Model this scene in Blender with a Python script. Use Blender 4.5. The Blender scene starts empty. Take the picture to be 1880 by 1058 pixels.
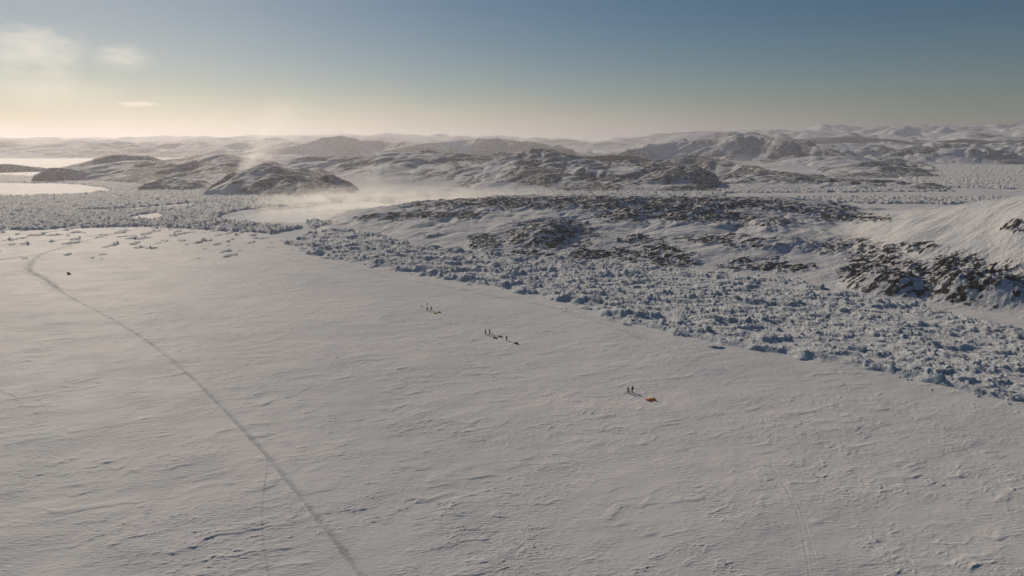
import bpy, bmesh, math, random
import numpy as np
from mathutils import Vector, Matrix

# ------------------------------------------------------------------ camera, world, sun, exposure
sc = bpy.context.scene
COL = sc.collection
R = math.radians
F, CX, CY, CAMH, PITCH = 1253.0, 940.0, 529.0, 70.0, R(12.0)
cam_d = bpy.data.cameras.new("camera")
cam = bpy.data.objects.new("camera", cam_d)
COL.objects.link(cam)
cam.location = (0, 0, CAMH)
cam.rotation_euler = (R(90) - PITCH, 0, 0)
cam_d.sensor_width = 36.0
cam_d.lens = 36.0 * F / 1880.0
cam_d.clip_start = 0.5
cam_d.clip_end = 60000
sc.camera = cam

SUN_EL, SUN_AZ = R(25), R(-34)          # azimuth from +Y, negative towards -X
world = bpy.data.worlds.new("World")
sc.world = world
world.use_nodes = True
wn = world.node_tree
wn.nodes.clear()
w_out = wn.nodes.new("ShaderNodeOutputWorld")
w_bg = wn.nodes.new("ShaderNodeBackground")
sky = wn.nodes.new("ShaderNodeTexSky")
sky.sky_type = 'NISHITA'
sky.sun_disc = False
sky.sun_elevation = SUN_EL
sky.sun_rotation = SUN_AZ
sky.altitude = 100
sky.air_density = 1.0
sky.dust_density = 0.25
sky.ozone_density = 2.0
w_bg.inputs['Strength'].default_value = 0.05
w_hs = wn.nodes.new("ShaderNodeHueSaturation")
w_hs.inputs['Hue'].default_value = 0.498
w_hs.inputs['Saturation'].default_value = 1.45
wn.links.new(sky.outputs[0], w_hs.inputs['Color'])
w_tint = wn.nodes.new("ShaderNodeMix"); w_tint.data_type = 'RGBA'; w_tint.blend_type = 'MULTIPLY'
w_tint.inputs[0].default_value = 1.0; w_tint.inputs[7].default_value = (0.92, 0.985, 1.03, 1)
wn.links.new(w_hs.outputs[0], w_tint.inputs[6])
wn.links.new(w_tint.outputs[2], w_bg.inputs['Color'])
wn.links.new(w_bg.outputs[0], w_out.inputs['Surface'])

sun_d = bpy.data.lights.new("sun", 'SUN')
sun_d.energy = 4.5
sun_d.angle = R(0.53)
sun_d.color = (1.0, 0.85, 0.66)
sun = bpy.data.objects.new("sun", sun_d)
COL.objects.link(sun)
sd = Vector((math.sin(SUN_AZ) * math.cos(SUN_EL), math.cos(SUN_AZ) * math.cos(SUN_EL), math.sin(SUN_EL)))
sun.rotation_euler = sd.to_track_quat('Z', 'Y').to_euler()
sun.location = (0, 0, 500)

sc.view_settings.view_transform = 'Standard'
sc.view_settings.look = 'None'
sc.view_settings.exposure = -0.66
sc.view_settings.gamma = 1.0
sc.view_settings.use_curve_mapping = False
sc.cycles.use_denoising = True
sc.cycles.max_bounces = 6
sc.cycles.volume_bounces = 1
sc.cycles.transparent_max_bounces = 16

# ------------------------------------------------------------------ pixel <-> place helpers
CP, SP = math.cos(PITCH), math.sin(PITCH)

def pdir(px, py):
    x = (px - CX) / F
    v = (py - CY) / F
    return x, CP - v * SP, -(SP + v * CP)

def ground(px, py, z=0.0):
    """the place on level z that the photograph shows at (px, py)"""
    x, y, dz = pdir(px, py)
    t = (z - CAMH) / dz
    return x * t, y * t

def at_dist(px, py, D):
    """azimuth, height of what is seen at (px,py) at horizontal distance D"""
    x, y, dz = pdir(px, py)
    h = math.hypot(x, y)
    return math.atan2(x, y), CAMH + D * dz / h

def project(X, Y, Z):
    dz = Z - CAMH
    yc = Y * CP - dz * SP
    vc = -(Y * SP + dz * CP)
    return CX + F * X / yc, CY + F * vc / yc

# ------------------------------------------------------------------ noise
_rng = np.random.RandomState(7)
_perm = _rng.permutation(256).astype(np.int32)
_perm = np.concatenate([_perm, _perm, _perm])
_ang = _rng.rand(256) * 2 * np.pi
_gx, _gy = np.cos(_ang).astype(np.float32), np.sin(_ang).astype(np.float32)
_rnd = [_rng.rand(256).astype(np.float32) for _ in range(8)]

def _h(ix, iy):
    return _perm[_perm[ix & 255] + (iy & 255)]

def perlin(x, y, seed=0):
    x = x + seed * 17.31
    y = y + seed * 9.17
    fx0, fy0 = np.floor(x), np.floor(y)
    ix, iy = fx0.astype(np.int32), fy0.astype(np.int32)
    fx = (x - fx0).astype(np.float32)
    fy = (y - fy0).astype(np.float32)
    u = fx * fx * fx * (fx * (fx * 6 - 15) + 10)
    v = fy * fy * fy * (fy * (fy * 6 - 15) + 10)
    a = _h(ix, iy); b = _h(ix + 1, iy); c = _h(ix, iy + 1); d = _h(ix + 1, iy + 1)
    na = _gx[a] * fx + _gy[a] * fy
    nb = _gx[b] * (fx - 1) + _gy[b] * fy
    nc = _gx[c] * fx + _gy[c] * (fy - 1)
    nd = _gx[d] * (fx - 1) + _gy[d] * (fy - 1)
    return 1.5 * ((na + u * (nb - na)) * (1 - v) + (nc + u * (nd - nc)) * v)

def fbm(x, y, octs=4, seed=0, gain=0.5):
    s = 0; a = 1.0; t = 0
    for i in range(octs):
        s = s + a * perlin(x, y, seed + i)
        t += a; a *= gain
        x, y = (x * 1.62 + y * 1.18), (y * 1.62 - x * 1.18)
    return s / t

def ridged(x, y, octs=4, seed=0, gain=0.55):
    s = 0; a = 1.0; t = 0
    for i in range(octs):
        s = s + a * (1 - 2 * np.abs(perlin(x, y, seed + i)))
        t += a; a *= gain
        x, y = (x * 1.62 + y * 1.18), (y * 1.62 - x * 1.18)
    return s / t

def sstep(a, b, x):
    t = np.clip((x - a) / (b - a), 0, 1)
    return t * t * (3 - 2 * t)

def blocks(x, y, cell, seed=0, stretch=1.0, pit=0.0):
    """tumbled slabs: every cell of a ragged grid is a slab with its own height and tilt"""
    x = x / cell + seed * 3.7
    y = y / (cell * stretch) + seed * 5.1
    ix, iy = np.floor(x).astype(np.int32), np.floor(y).astype(np.int32)
    f1 = np.full(x.shape, 9.0, np.float32); f2 = f1.copy()
    hh = np.zeros(x.shape, np.float32)
    for dx in (-1, 0, 1):
        for dy in (-1, 0, 1):
            k = _h(ix + dx, iy + dy)
            ox = (ix + dx + _rnd[0][k]) - x
            oy = (iy + dy + _rnd[1][k]) - y
            d = (np.abs(ox) * (0.6 + 0.8 * _rnd[2][k]) + np.abs(oy) * (0.6 + 0.8 * _rnd[3][k])).astype(np.float32)
            hk = _rnd[4][k] ** 1.6 + (_rnd[5][k] - .5) * 1.2 * ox + (_rnd[6][k] - .5) * 1.2 * oy
            m = d < f1
            f2 = np.where(m, f1, np.minimum(f2, d))
            hh = np.where(m, hk, hh)
            f1 = np.where(m, d, f1)
    return hh * (pit + (1 - pit) * sstep(0.0, 0.22, f2 - f1))

def inpoly(u, v, poly):
    ins = np.zeros(u.shape, bool)
    n = len(poly)
    for i in range(n):
        x1, y1 = poly[i]; x2, y2 = poly[(i + 1) % n]
        if y1 == y2: continue
        c = ((y1 > v) != (y2 > v)) & (u < (x2 - x1) * (v - y1) / (y2 - y1) + x1)
        ins ^= c
    return ins

def polydist(X, Y, pts):
    """distance to a polyline"""
    d = np.full(X.shape, 1e6, np.float32)
    for (ax, ay), (bx, by) in zip(pts[:-1], pts[1:]):
        vx, vy = bx - ax, by - ay
        L = vx * vx + vy * vy + 1e-9
        t = np.clip(((X - ax) * vx + (Y - ay) * vy) / L, 0, 1)
        d = np.minimum(d, np.hypot(X - ax - t * vx, Y - ay - t * vy))
    return d

# ------------------------------------------------------------------ object helpers
def tag(o, label=None, cat=None, group=None, kind=None):
    if label: o['label'] = label
    if cat: o['category'] = cat
    if group: o['group'] = group
    if kind: o['kind'] = kind
    return o

def grid_mesh(name, X, Y, Z, mat, attrs=None, keep=None, wrap=False):
    """one height sheet from 2-D arrays; keep = which vertices survive"""
    nr, nc = X.shape
    idx = np.arange(nr * nc, dtype=np.int32).reshape(nr, nc)
    if wrap:
        i2 = np.concatenate([idx, idx[:, :1]], 1)
    else:
        i2 = idx
    q = np.stack([i2[:-1, :-1], i2[:-1, 1:], i2[1:, 1:], i2[1:, :-1]], -1).reshape(-1, 4)
    co = np.stack([X.ravel(), Y.ravel(), Z.ravel()], -1).astype(np.float32)
    at = {k: a.ravel().astype(np.float32) for k, a in (attrs or {}).items()}
    if keep is not None:
        kv = keep.ravel()
        q = q[kv[q].any(1)]
        used = np.zeros(len(co), bool); used[q.ravel()] = True
        new = np.cumsum(used).astype(np.int32) - 1
        q = new[q]; co = co[used]; at = {k: a[used] for k, a in at.items()}
    q = q[:, ::-1]
    me = bpy.data.meshes.new(name)
    me.vertices.add(len(co)); me.vertices.foreach_set('co', co.ravel())
    me.loops.add(q.size); me.loops.foreach_set('vertex_index', np.ascontiguousarray(q).ravel())
    me.polygons.add(len(q))
    me.polygons.foreach_set('loop_start', np.arange(0, q.size, 4, dtype=np.int32))
    for k, a in at.items():
        me.attributes.new(k, 'FLOAT', 'POINT').data.foreach_set('value', a)
    me.update(calc_edges=True)
    me.materials.append(mat)
    o = bpy.data.objects.new(name, me)
    COL.objects.link(o)
    return o

# ------------------------------------------------------------------ materials
def new_mat(name):
    m = bpy.data.materials.new(name); m.use_nodes = True
    nt = m.node_tree
    b = nt.nodes['Principled BSDF']
    return m, nt, b

def nd(nt, typ, **kw):
    n = nt.nodes.new(typ)
    for k, v in kw.items():
        if hasattr(n, k): setattr(n, k, v)
        else: n.inputs[k].default_value = v
    return n

def coords(nt):
    return nt.nodes.new('ShaderNodeNewGeometry').outputs['Position']

def noise(nt, vec, scale, detail=4, rough=0.55, stretch=None, rot=0):
    if stretch:
        mp = nt.nodes.new('ShaderNodeMapping')
        mp.inputs['Scale'].default_value = stretch
        mp.inputs['Rotation'].default_value = (0, 0, rot)
        nt.links.new(vec, mp.inputs['Vector']); vec = mp.outputs[0]
    n = nt.nodes.new('ShaderNodeTexNoise')
    n.inputs['Scale'].default_value = scale
    n.inputs['Detail'].default_value = detail
    n.inputs['Roughness'].default_value = rough
    nt.links.new(vec, n.inputs['Vector'])
    return n.outputs['Fac']

def ramp(nt, fac, a, b, ca, cb):
    r = nt.nodes.new('ShaderNodeValToRGB')
    r.color_ramp.elements[0].position = a; r.color_ramp.elements[0].color = (*ca, 1)
    r.color_ramp.elements[1].position = b; r.color_ramp.elements[1].color = (*cb, 1)
    nt.links.new(fac, r.inputs[0])
    return r.outputs[0]

def mix(nt, fac, a, b):
    m = nt.nodes.new('ShaderNodeMix'); m.data_type = 'RGBA'
    if isinstance(fac, float): m.inputs[0].default_value = fac
    else: nt.links.new(fac, m.inputs[0])
    for s, c in ((6, a), (7, b)):
        if isinstance(c, tuple): m.inputs[s].default_value = (*c, 1)
        else: nt.links.new(c, m.inputs[s])
    return m.outputs[2]

def bump(nt, b, height, dist, strength=1.0):
    n = nt.nodes.new('ShaderNodeBump')
    n.inputs['Distance'].default_value = dist
    n.inputs['Strength'].default_value = strength
    nt.links.new(height, n.inputs['Height'])
    nt.links.new(n.outputs[0], b.inputs['Normal'])

def attr(nt, name):
    a = nt.nodes.new('ShaderNodeAttribute'); a.attribute_name = name
    return a.outputs['Fac']

def snow_mat():
    m, nt, b = new_mat('wind_packed_snow')
    p = coords(nt)
    big = noise(nt, p, 0.012, 3, 0.6, (1, 1.6, 1), R(-20))
    c1 = ramp(nt, big, 0.36, 0.66, (0.69, 0.69, 0.69), (0.80, 0.78, 0.76))
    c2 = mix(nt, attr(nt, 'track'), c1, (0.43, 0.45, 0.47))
    c3 = mix(nt, attr(nt, 'hard'), c2, (0.60, 0.63, 0.66))
    nt.links.new(c3, b.inputs['Base Color'])
    b.inputs['Roughness'].default_value = 0.62
    b.inputs['Specular IOR Level'].default_value = 0.03
    f = noise(nt, p, 1.1, 5, 0.62, (0.55, 1.8, 1), R(-22))
    msk = ramp(nt, noise(nt, p, 0.06, 4, 0.6), 0.40, 0.62, (0.15, 0.15, 0.15), (1, 1, 1))
    mm_ = nt.nodes.new('ShaderNodeMath'); mm_.operation = 'MULTIPLY'
    nt.links.new(f, mm_.inputs[0]); nt.links.new(msk, mm_.inputs[1])
    bump(nt, b, mm_.outputs[0], 0.30, 1.0)
    return m

def ice_mat():
    m, nt, b = new_mat('broken_sea_ice')
    p = coords(nt)
    g = nt.nodes.new('ShaderNodeNewGeometry')
    sx = nt.nodes.new('ShaderNodeSeparateXYZ'); nt.links.new(g.outputs['Normal'], sx.inputs[0])
    cap = ramp(nt, sx.outputs['Z'], 0.66, 0.97, (0, 0, 0), (1, 1, 1))
    v = noise(nt, p, 0.25, 3)
    ice = ramp(nt, v, 0.35, 0.65, (0.29, 0.39, 0.44), (0.52, 0.60, 0.64))
    c = mix(nt, cap, ice, (0.72, 0.73, 0.73))
    nt.links.new(c, b.inputs['Base Color'])
    b.inputs['Roughness'].default_value = 0.8
    b.inputs['Specular IOR Level'].default_value = 0.08
    bump(nt, b, noise(nt, p, 1.0, 5, 0.65), 0.5, 1.0)
    return m

def hill_mat(name, s):
    """snow-streaked bedrock; s scales the detail with the size of the hill"""
    m, nt, b = new_mat(name)
    p = coords(nt)
    rk = attr(nt, 'rock')
    n1 = noise(nt, p, 0.30 / s, 6, 0.68, (1, 1.5, 1.6), R(-25))
    n2 = noise(nt, p, 1.1 / s, 4, 0.7, (1, 1.8, 1.8), R(-25))
    ma = nt.nodes.new('ShaderNodeMath'); ma.operation = 'MULTIPLY_ADD'; ma.inputs[1].default_value = 0.40
    nt.links.new(n2, ma.inputs[0]); nt.links.new(n1, ma.inputs[2])
    mb = nt.nodes.new('ShaderNodeMath'); mb.operation = 'SUBTRACT'; mb.inputs[1].default_value = 0.20
    nt.links.new(ma.outputs[0], mb.inputs[0])
    add = nt.nodes.new('ShaderNodeMath'); add.operation = 'ADD'
    nt.links.new(rk, add.inputs[0]); nt.links.new(mb.outputs[0], add.inputs[1])
    f = ramp(nt, add.outputs[0], 0.94 if s == 1 else 0.84 if s < 4 else .80, 1.01 if s == 1 else 0.93 if s < 4 else .98, (0, 0, 0), (1, 1, 1))
    tone = noise(nt, p, 0.6 / s, 4, 0.6)
    rock = ramp(nt, tone, 0.35, 0.7, (0.030, 0.033, 0.037), (0.10, 0.098, 0.093))
    sn = ramp(nt, noise(nt, p, 0.03 / s, 3), 0.35, 0.65, (0.70, 0.71, 0.73), (0.80, 0.79, 0.77))
    c = mix(nt, f, sn, rock)
    nt.links.new(c, b.inputs['Base Color'])
    b.inputs['Roughness'].default_value = 0.75
    b.inputs['Specular IOR Level'].default_value = 0.05
    bump(nt, b, n1, 1.6 * s, 0.8)
    return m

def plain(name, col, rough=0.6, metal=0.0, var=0.15, scale=9.0):
    m, nt, b = new_mat(name)
    tc = nt.nodes.new('ShaderNodeTexCoord')
    n = noise(nt, tc.outputs['Object'], scale, 3)
    lo = tuple(c * (1 - var) for c in col); hi = tuple(min(1, c * (1 + var)) for c in col)
    nt.links.new(ramp(nt, n, 0.3, 0.7, lo, hi), b.inputs['Base Color'])
    b.inputs['Roughness'].default_value = rough
    b.inputs['Metallic'].default_value = metal
    return m

M_SNOW, M_ICE = snow_mat(), ice_mat()
M_HILL1, M_HILL2, M_HILL3 = hill_mat('snowy_bedrock', 1.0), hill_mat('snowy_bedrock_mid', 2.2), hill_mat('snowy_bedrock_far', 5.0)

# ------------------------------------------------------------------ plan of the ice (map lines read at ground level)
BELT = [(540,440),(528,452),(560,470),(660,488),(800,512),(900,527),(1000,547),(1100,580),(1200,607),(1300,632),(1450,658),
        (1600,688),(1750,727),(1880,750),(2000,775),(2200,800),(2200,585),(1880,610),(1760,584),(1650,564),(1560,541),(1450,517),
        (1300,503),(1100,488),(1000,479),(900,470),(760,454),(700,436),(650,428),(600,426),(575,430)]
SPUR = [(560,412),(585,404),(620,400),(650,402),(640,410),(600,416),(575,420)]
LEFT = [(-400,318),(0,322),(100,326),(300,343),(450,353),(700,354),(900,346),(900,360),(700,366),(640,373),(560,377),(450,384),
        (405,396),(400,404),(440,411),(560,418),(500,430),(380,422),(250,415),(100,421),(-400,430)]
LAGOON = [(-400,336),(0,336),(120,337),(190,344),(212,351),(150,357),(0,362),(-400,364)]
STRIP = [(120,388),(250,382),(350,373),(392,374),(330,381),(200,389)]
PATCH = [(238,398),(290,390),(305,398),(285,406),(245,405)]
CHAN = [(880,346),(1330,346),(1330,362),(900,362)]
RSTRIP = [(1380,364),(1600,362),(2300,366),(2300,380),(1600,374),(1450,371)]
RISLE = [(1300,343),(1740,343),(1740,352),(1300,355)]
RFLAT = [(1640,343),(2300,356),(2300,296),(1700,296),(1660,320)]
POND = [(400,400),(430,393),(500,384),(600,377),(700,374),(800,368),(900,362),(900,372),(820,382),(740,390),(660,400),(640,412),
        (600,408),(500,408),(440,406)]
GREY = [(492,412),(560,409),(600,408),(575,425),(560,432),(548,442),(505,438),(498,425)]

TRAILS = [  # (map line, half width, depth, colour strength)
 ([(690,1095),(665,1058),(630,1010),(590,960),(540,895),(490,835),(430,770),(400,740),(350,690),(290,640),(230,600),(180,572),(130,548),
   (105,530),(85,515),(60,503),(50,495),(57,482),(66,474),(75,467),(130,450),(190,434),(250,421)], 0.58, 0.16, 0.68),
 ([(-60,484),(0,478),(75,467)], 2.3, 0.25, 1.0),
 ([(-60,452),(0,450),(80,444),(160,435),(240,424)], 2.2, 0.2, 0.8),
 ([(50,495),(40,488)], 0.6, 0.1, 0.3),
 ([(105,530),(85,515),(60,503),(50,495),(57,482),(66,474),(75,467),(130,450),(190,434),(250,421),(300,416)], 1.7, 0.25, 1.0),
 ([(493,840),(490,880),(482,930),(483,980),(490,1030),(500,1080)], 0.36, 0.05, 0.38),
 ([(372,438),(400,452),(480,468),(560,482),(620,494),(700,506),(780,520),(850,532),(905,546),(1000,560),(1100,590),(1180,622)], 0.9, 0.14, 0.45),
 ([(372,438),(430,445),(500,462),(600,483),(700,503)], 0.9, 0.12, 0.40),
 ([(620,547),(700,546),(800,545),(860,543),(890,539),(905,530)], 0.5, 0.10, 0.40),
 ([(1180,625),(1130,600),(1080,588),(1050,580),(1040,572),(1045,563),(1060,562),(1070,575),(1120,592),(1200,625)], 0.7, 0.12, 0.35),
 ([(1200,625),(1240,660),(1300,695),(1340,711),(1380,735),(1440,755),(1500,785),(1560,815)], 0.28, 0.10, 0.22),
 ([(1405,840),(1440,890),(1462,935),(1475,985),(1482,1030),(1490,1090)], 0.30, 0.025, 0.08),
 ([(1438,890),(1470,930),(1490,1000),(1510,1070)], 0.25, 0.02, 0.05),
 ([(1585,985),(1610,1010),(1635,1050)], 0.3, 0.03, 0.05),
 ([(-40,705),(0,718),(25,728),(36,737)], 0.25, 0.12, 0.45),
 ([(0,735),(20,733),(36,737)], 0.25, 0.2, 0.6),
 ([(0,598),(30,604),(90,598),(135,585)], 0.5, 0.12, 0.4),
 ([(155,640),(205,635),(228,622),(240,610)], 0.4, 0.1, 0.25),
]

# ------------------------------------------------------------------ the sea ice sheet
rr = [20.0]
while rr[-1] < 45000:
    r = rr[-1]
    if r < 92: d = max(0.6, (92 - r) * 0.12)
    elif r < 2600: d = min(0.9 * r * r / 87700, 0.0028 * r if r < 1500 else 0.0045 * r)
    else: d = 0.03 * r
    rr.append(r + d)
rr = np.array(rr)
az = np.concatenate([np.radians(np.arange(-46, 46, 0.056)), np.radians(np.arange(46, 314, 2.0))])
AZ, RR = np.meshgrid(az, rr)
X = RR * np.sin(AZ); Y = RR * np.cos(AZ)
front = (np.abs(AZ) < R(46.1)) & (RR < 2700)
near = front & (RR > 85)
sh = X.shape

x = X[near]; y = Y[near]; rad = RR[near]
U = np.full(sh, -9999.0); V = np.full(sh, -9999.0)
u0, v0 = project(x, y, 0 * x)
w1 = fbm(x / 22, y / 22, 4, 3); w2 = fbm(x / 22, y / 22, 4, 11)
pxm = np.clip(F / rad, 0.4, 8)         # pixels per metre
u = u0 + w1 * 9 * pxm; v = v0 + w2 * 9 * pxm * 70 / rad

pond = inpoly(u0 + w1 * 14, v0 + w2 * 2.5, POND)
grey = inpoly(u0 + w1 * 10, v0 + w2 * 4, GREY)

# snow relief
ca, sa = math.cos(R(20)), math.sin(R(20))
def sastrugi(x, y):
    xx, yy = x * ca + y * sa, -x * sa + y * ca
    wx = fbm(x / 9, y / 9, 3, 21); wy = fbm(x / 9, y / 9, 3, 27)
    patch = sstep(-0.22, 0.25, fbm(x / 26, y / 22, 4, 31))
    h = 0.20 * fbm(xx / 26, yy / 11, 3, 41)
    # wind-cut drifts: each wave is pushed over towards its lee so that one side stands steep
    t0 = fbm(xx / 12 + wx * .4, yy / 4.5 + wy * .4, 3, 51, .5)
    t = fbm(xx / 12 + wx * .4, (yy + 2.6 * t0) / 4.5 + wy * .4, 3, 51, .5)
    h = h + 0.36 * np.clip(t, 0, .45) * sstep(-.2, .3, perlin(x / 19, y / 15, 55))
    t0 = fbm(xx / 3.6 + wx, yy / 1.25 + wy, 3, 61, .55)
    t = fbm(xx / 3.6 + wx, (yy + 1.5 * t0) / 1.25 + wy, 3, 61, .55)
    seg = sstep(0.0, .4, perlin(xx / 5.5, yy / 3.1, 65) + .25 * wx)
    h = h + (0.10 + 0.26 * patch) * np.clip(t + .05, 0, .42) * (.30 + .70 * seg)
    t = ridged(xx / 1.5 + wx, yy / .55 + wy, 2, 71, .6)
    h = h + (0.020 + 0.055 * patch) * np.clip(t, 0, 1) * seg
    t0 = fbm(xx / 1.5 + wx * 2, yy / .6 + wy * 2, 2, 75, .55)
    t = fbm(xx / 1.5 + wx * 2, (yy + .6 * t0) / .6 + wy * 2, 2, 75, .55)
    h = h + (0.03 + 0.10 * patch) * np.clip(t, 0, .6)
    return h
zs = sastrugi(x, y).astype(np.float32)

# trails pressed into the snow
trk = np.zeros(x.shape, np.float32)
for line, hw, dep, colr in TRAILS:
    pts = [ground(a, b) for a, b in line]
    # round the corners of the line
    P = np.array(pts)
    for _ in range(2):
        Q = np.empty((2 * len(P), 2)); Q[0] = P[0]; Q[-1] = P[-1]
        Q[1:-1:2] = P[:-1] * .75 + P[1:] * .25; Q[2:-1:2] = P[:-1] * .25 + P[1:] * .75
        P = Q
    bb = (x > P[:, 0].min() - 6) & (x < P[:, 0].max() + 6) & (y > P[:, 1].min() - 6) & (y < P[:, 1].max() + 6)
    xb, yb = x[bb], y[bb]
    wob = (0.5 * perlin(xb / 7, yb / 7, 5) + .15 * perlin(xb / 1.6, yb / 1.6, 6)) * hw
    d = polydist(xb, yb, P.tolist())
    d = np.abs(d + wob)
    wear = 0.55 + 0.45 * sstep(-0.35, 0.2, fbm(xb / 5, yb / 5, 2, 91))
    dd = d / hw
    prof = -dep * np.exp(-(dd / 0.75) ** 4) * (0.65 + 0.35 * np.cos(dd * 6.0)) + dep * 0.55 * np.exp(-((dd - 1.35) / 0.35) ** 2)
    far = 0 * rad[bb]
    zs[bb] += (prof * wear * 1.2).astype(np.float32)
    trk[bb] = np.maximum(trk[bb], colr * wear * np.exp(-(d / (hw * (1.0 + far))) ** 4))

hard = np.clip(0.9 * sstep(0.25, 0.55, fbm(x / 60, y / 45, 3, 101)), 0, 1)
hard = np.maximum(hard, grey * 0.8)
zs = np.where(grey, zs * 0.15 - 0.05, zs)
Z = np.zeros(sh, np.float32); TR = np.zeros(sh, np.float32); HD = np.zeros(sh, np.float32)
Z[near] = np.where(pond, -0.7, zs); TR[near] = trk; HD[near] = hard
# very far flats swell a little
farm = RR > 2600
Z[farm] += (8 * np.clip(fbm(X[farm] / 900, Y[farm] / 900, 3, 5), 0, 1) * sstep(2600, 4000, RR[farm])).astype(np.float32)
o = grid_mesh('snow_field', X, Y, Z, M_SNOW, {'track': TR, 'hard': HD}, wrap=True)
tag(o, 'wind-carved snow on the sea ice crossed by a snowmobile trail', 'snow', kind='structure')

# ------------------------------------------------------------------ rubble of broken ice
belt = inpoly(u, v, BELT) | inpoly(u, v, SPUR)
fn = fbm(x / 70, y / 70, 3, 111)
leftm = inpoly(u0 + w1 * 12, v0 + w2 * 3, LEFT) & ~inpoly(u0 + w1 * 16, v0 + w2 * 1.6, LAGOON) \
    & ~inpoly(u0 + w1 * 14, v0 + w2 * 2, STRIP) & ~inpoly(u0 + w1 * 10, v0 + w2 * 2, PATCH)
rightm = inpoly(u0 + w1 * 10, v0 + w2 * 2, RSTRIP) | inpoly(u0 + w1 * 10, v0 + w2 * 2, RISLE) | inpoly(u0, v0, CHAN)
rflat = inpoly(u0 + w1 * 30, v0 + w2 * 3, RFLAT)
sparse = (v0 < 476 - (u0 - 300) * 0.0) & (v0 > 410) & (u0 < 545) & (fbm(x / 9, y / 16, 4, 121) - 0.0033 * (v0 - 412) > 0.14) & ~grey
sparse |= (v0 < 372) & (v0 > 344) & (u0 > 1330) & (fbm(x / 30, y / 40, 3, 131) > 0.36)
rub = (belt | leftm | rightm | rflat | sparse) & ~pond
# soft edge: how deep inside the rubble (in the sheet's own rows and columns)
RUB = np.zeros(sh, np.float32); RUB[near] = rub
soft = RUB.copy()
for k in range(3):
    s2 = soft.copy()
    s2[1:-1] = (soft[:-2] + soft[1:-1] + soft[2:]) / 3
    s2[:, 1:-1] = (s2[:, :-2] + s2[:, 1:-1] + s2[:, 2:]) / 3
    soft = s2
sel = soft > 0.001
xs, ys, rs = X[sel], Y[sel], RR[sel]
big = np.where(rs < 560, 0.0, 1.0)
edge_line = [ground(a, b) for a, b in [(528,452),(560,470),(660,488),(800,512),(900,527),(1000,547),(1100,580),(1200,607),(1300,632),(1450,658),(1600,688),(1750,727),(1880,750),(2000,775),(2200,800)]]
de_ = polydist(xs, ys, edge_line)
xr, yr = xs * .93 - ys * .37, xs * .37 + ys * .93      # along and across the belt
wa, wb = fbm(xs / 5, ys / 5, 3, 1), fbm(xs / 5, ys / 5, 3, 2)
nl = blocks(xr + 5 * wa, yr + 5 * wb, 15.0, 4, 0.45, .4)
nb = blocks(xr + 3 * wa, yr + 3 * wb, 8.0, 1, 0.5, .45)
ns = blocks(xr + 2 * wb, yr + 2 * wa, 3.8, 2, 0.5, .35)
nt_ = blocks(xs, ys, 1.5, 3, .7, .2)
lum = ridged(xr / 34, yr / 15, 3, 141)
dens = sstep(-0.36, 0.16, fbm(xr / 24, yr / 9, 4, 143) + 0.12)
hb = (0.25 + 0.75 * dens) * (1.9 * nl * sstep(.2, .6, nl) + 1.45 * nb + 0.60 * ns + 0.34 * nt_ + 0.8 * fbm(xr / 3.4, yr / 1.5, 4, 145)) + 1.3 * np.clip(lum, -.2, 1) * dens + .25 * dens
# wind-blown snow fills the lows
fill = 0.60 + 0.65 * fbm(xr / 9, yr / 3.5, 4, 153)
uu_, _v = project(xs, ys, 0 * xs)
fill = fill + 0.25 * sstep(1250, 1750, uu_) + 0.35 * sstep(60, 10, de_)
hb = hb * 0.82
back_edge = [ground(a, b) for a, b in [(600,426),(650,428),(700,436),(760,454),(900,470),(1000,479),(1100,488),(1300,503),(1450,517),(1560,541),(1650,564)]]
db_ = polydist(xs, ys, back_edge)
lf_ = sstep(1350, 900, uu_)
hb = hb * (1.08 + .55 * lf_) + (1.6 * lf_ + .7) * np.exp(-((db_ - 7) / 7) ** 2) * (.5 + nb)
fill = fill - .35 * lf_
hb = 3.0 * np.tanh(hb / 3.0) + .35 * np.maximum(hb - 3.0, 0)
kk = 0.22
hb = kk * np.logaddexp(hb / kk, fill / kk)
ramp_in = sstep(-1, 1, (de_ - 4 - 2 * sstep(1250, 1750, uu_) - 9 * fbm(xs / 14, ys / 14, 3, 171)) / 3.5)
hb = np.where(rs < 560, hb * (0.16 + 0.84 * ramp_in) - 0.45 * (1 - ramp_in) , hb)
hf = 0.7 * nb + 2.2 * blocks(xs + wa, ys + wb, 2.5, 6, .8, .2) + 1.1 * ns + 0.9 * np.clip(ridged(xs / 60, ys / 40, 3, 163), 0, 1) + 0.25 + 0.5 * fbm(xs / 40, ys / 40, 2, 161)
hb = np.where(big > 0, hf, hb)
us, vs = project(xs, ys, 0 * xs)
low = (us > 1300) & (rs > 600)
hb = np.where(low, hb * 0.95, hb)
sp = np.zeros(sh, bool); sp[near] = sparse
hb = np.where(sp[sel], hb * 0.28 + 0.1, hb)
ZR = np.full(sh, -0.8, np.float32)
e = sstep(0.15, 0.75, soft[sel])
ZR[sel] = (hb * e + (1 - e) * -0.45)
o = grid_mesh('ice_rubble', X, Y, ZR, M_ICE, keep=sel)
tag(o, 'broken sea ice heaped in ridges between the snow field and the rocky shore', 'ice rubble', kind='stuff')
RBX, RBY, RBZ = xs[rs < 560], ys[rs < 560], ZR[sel][rs < 560]
del sel, soft, sp

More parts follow.
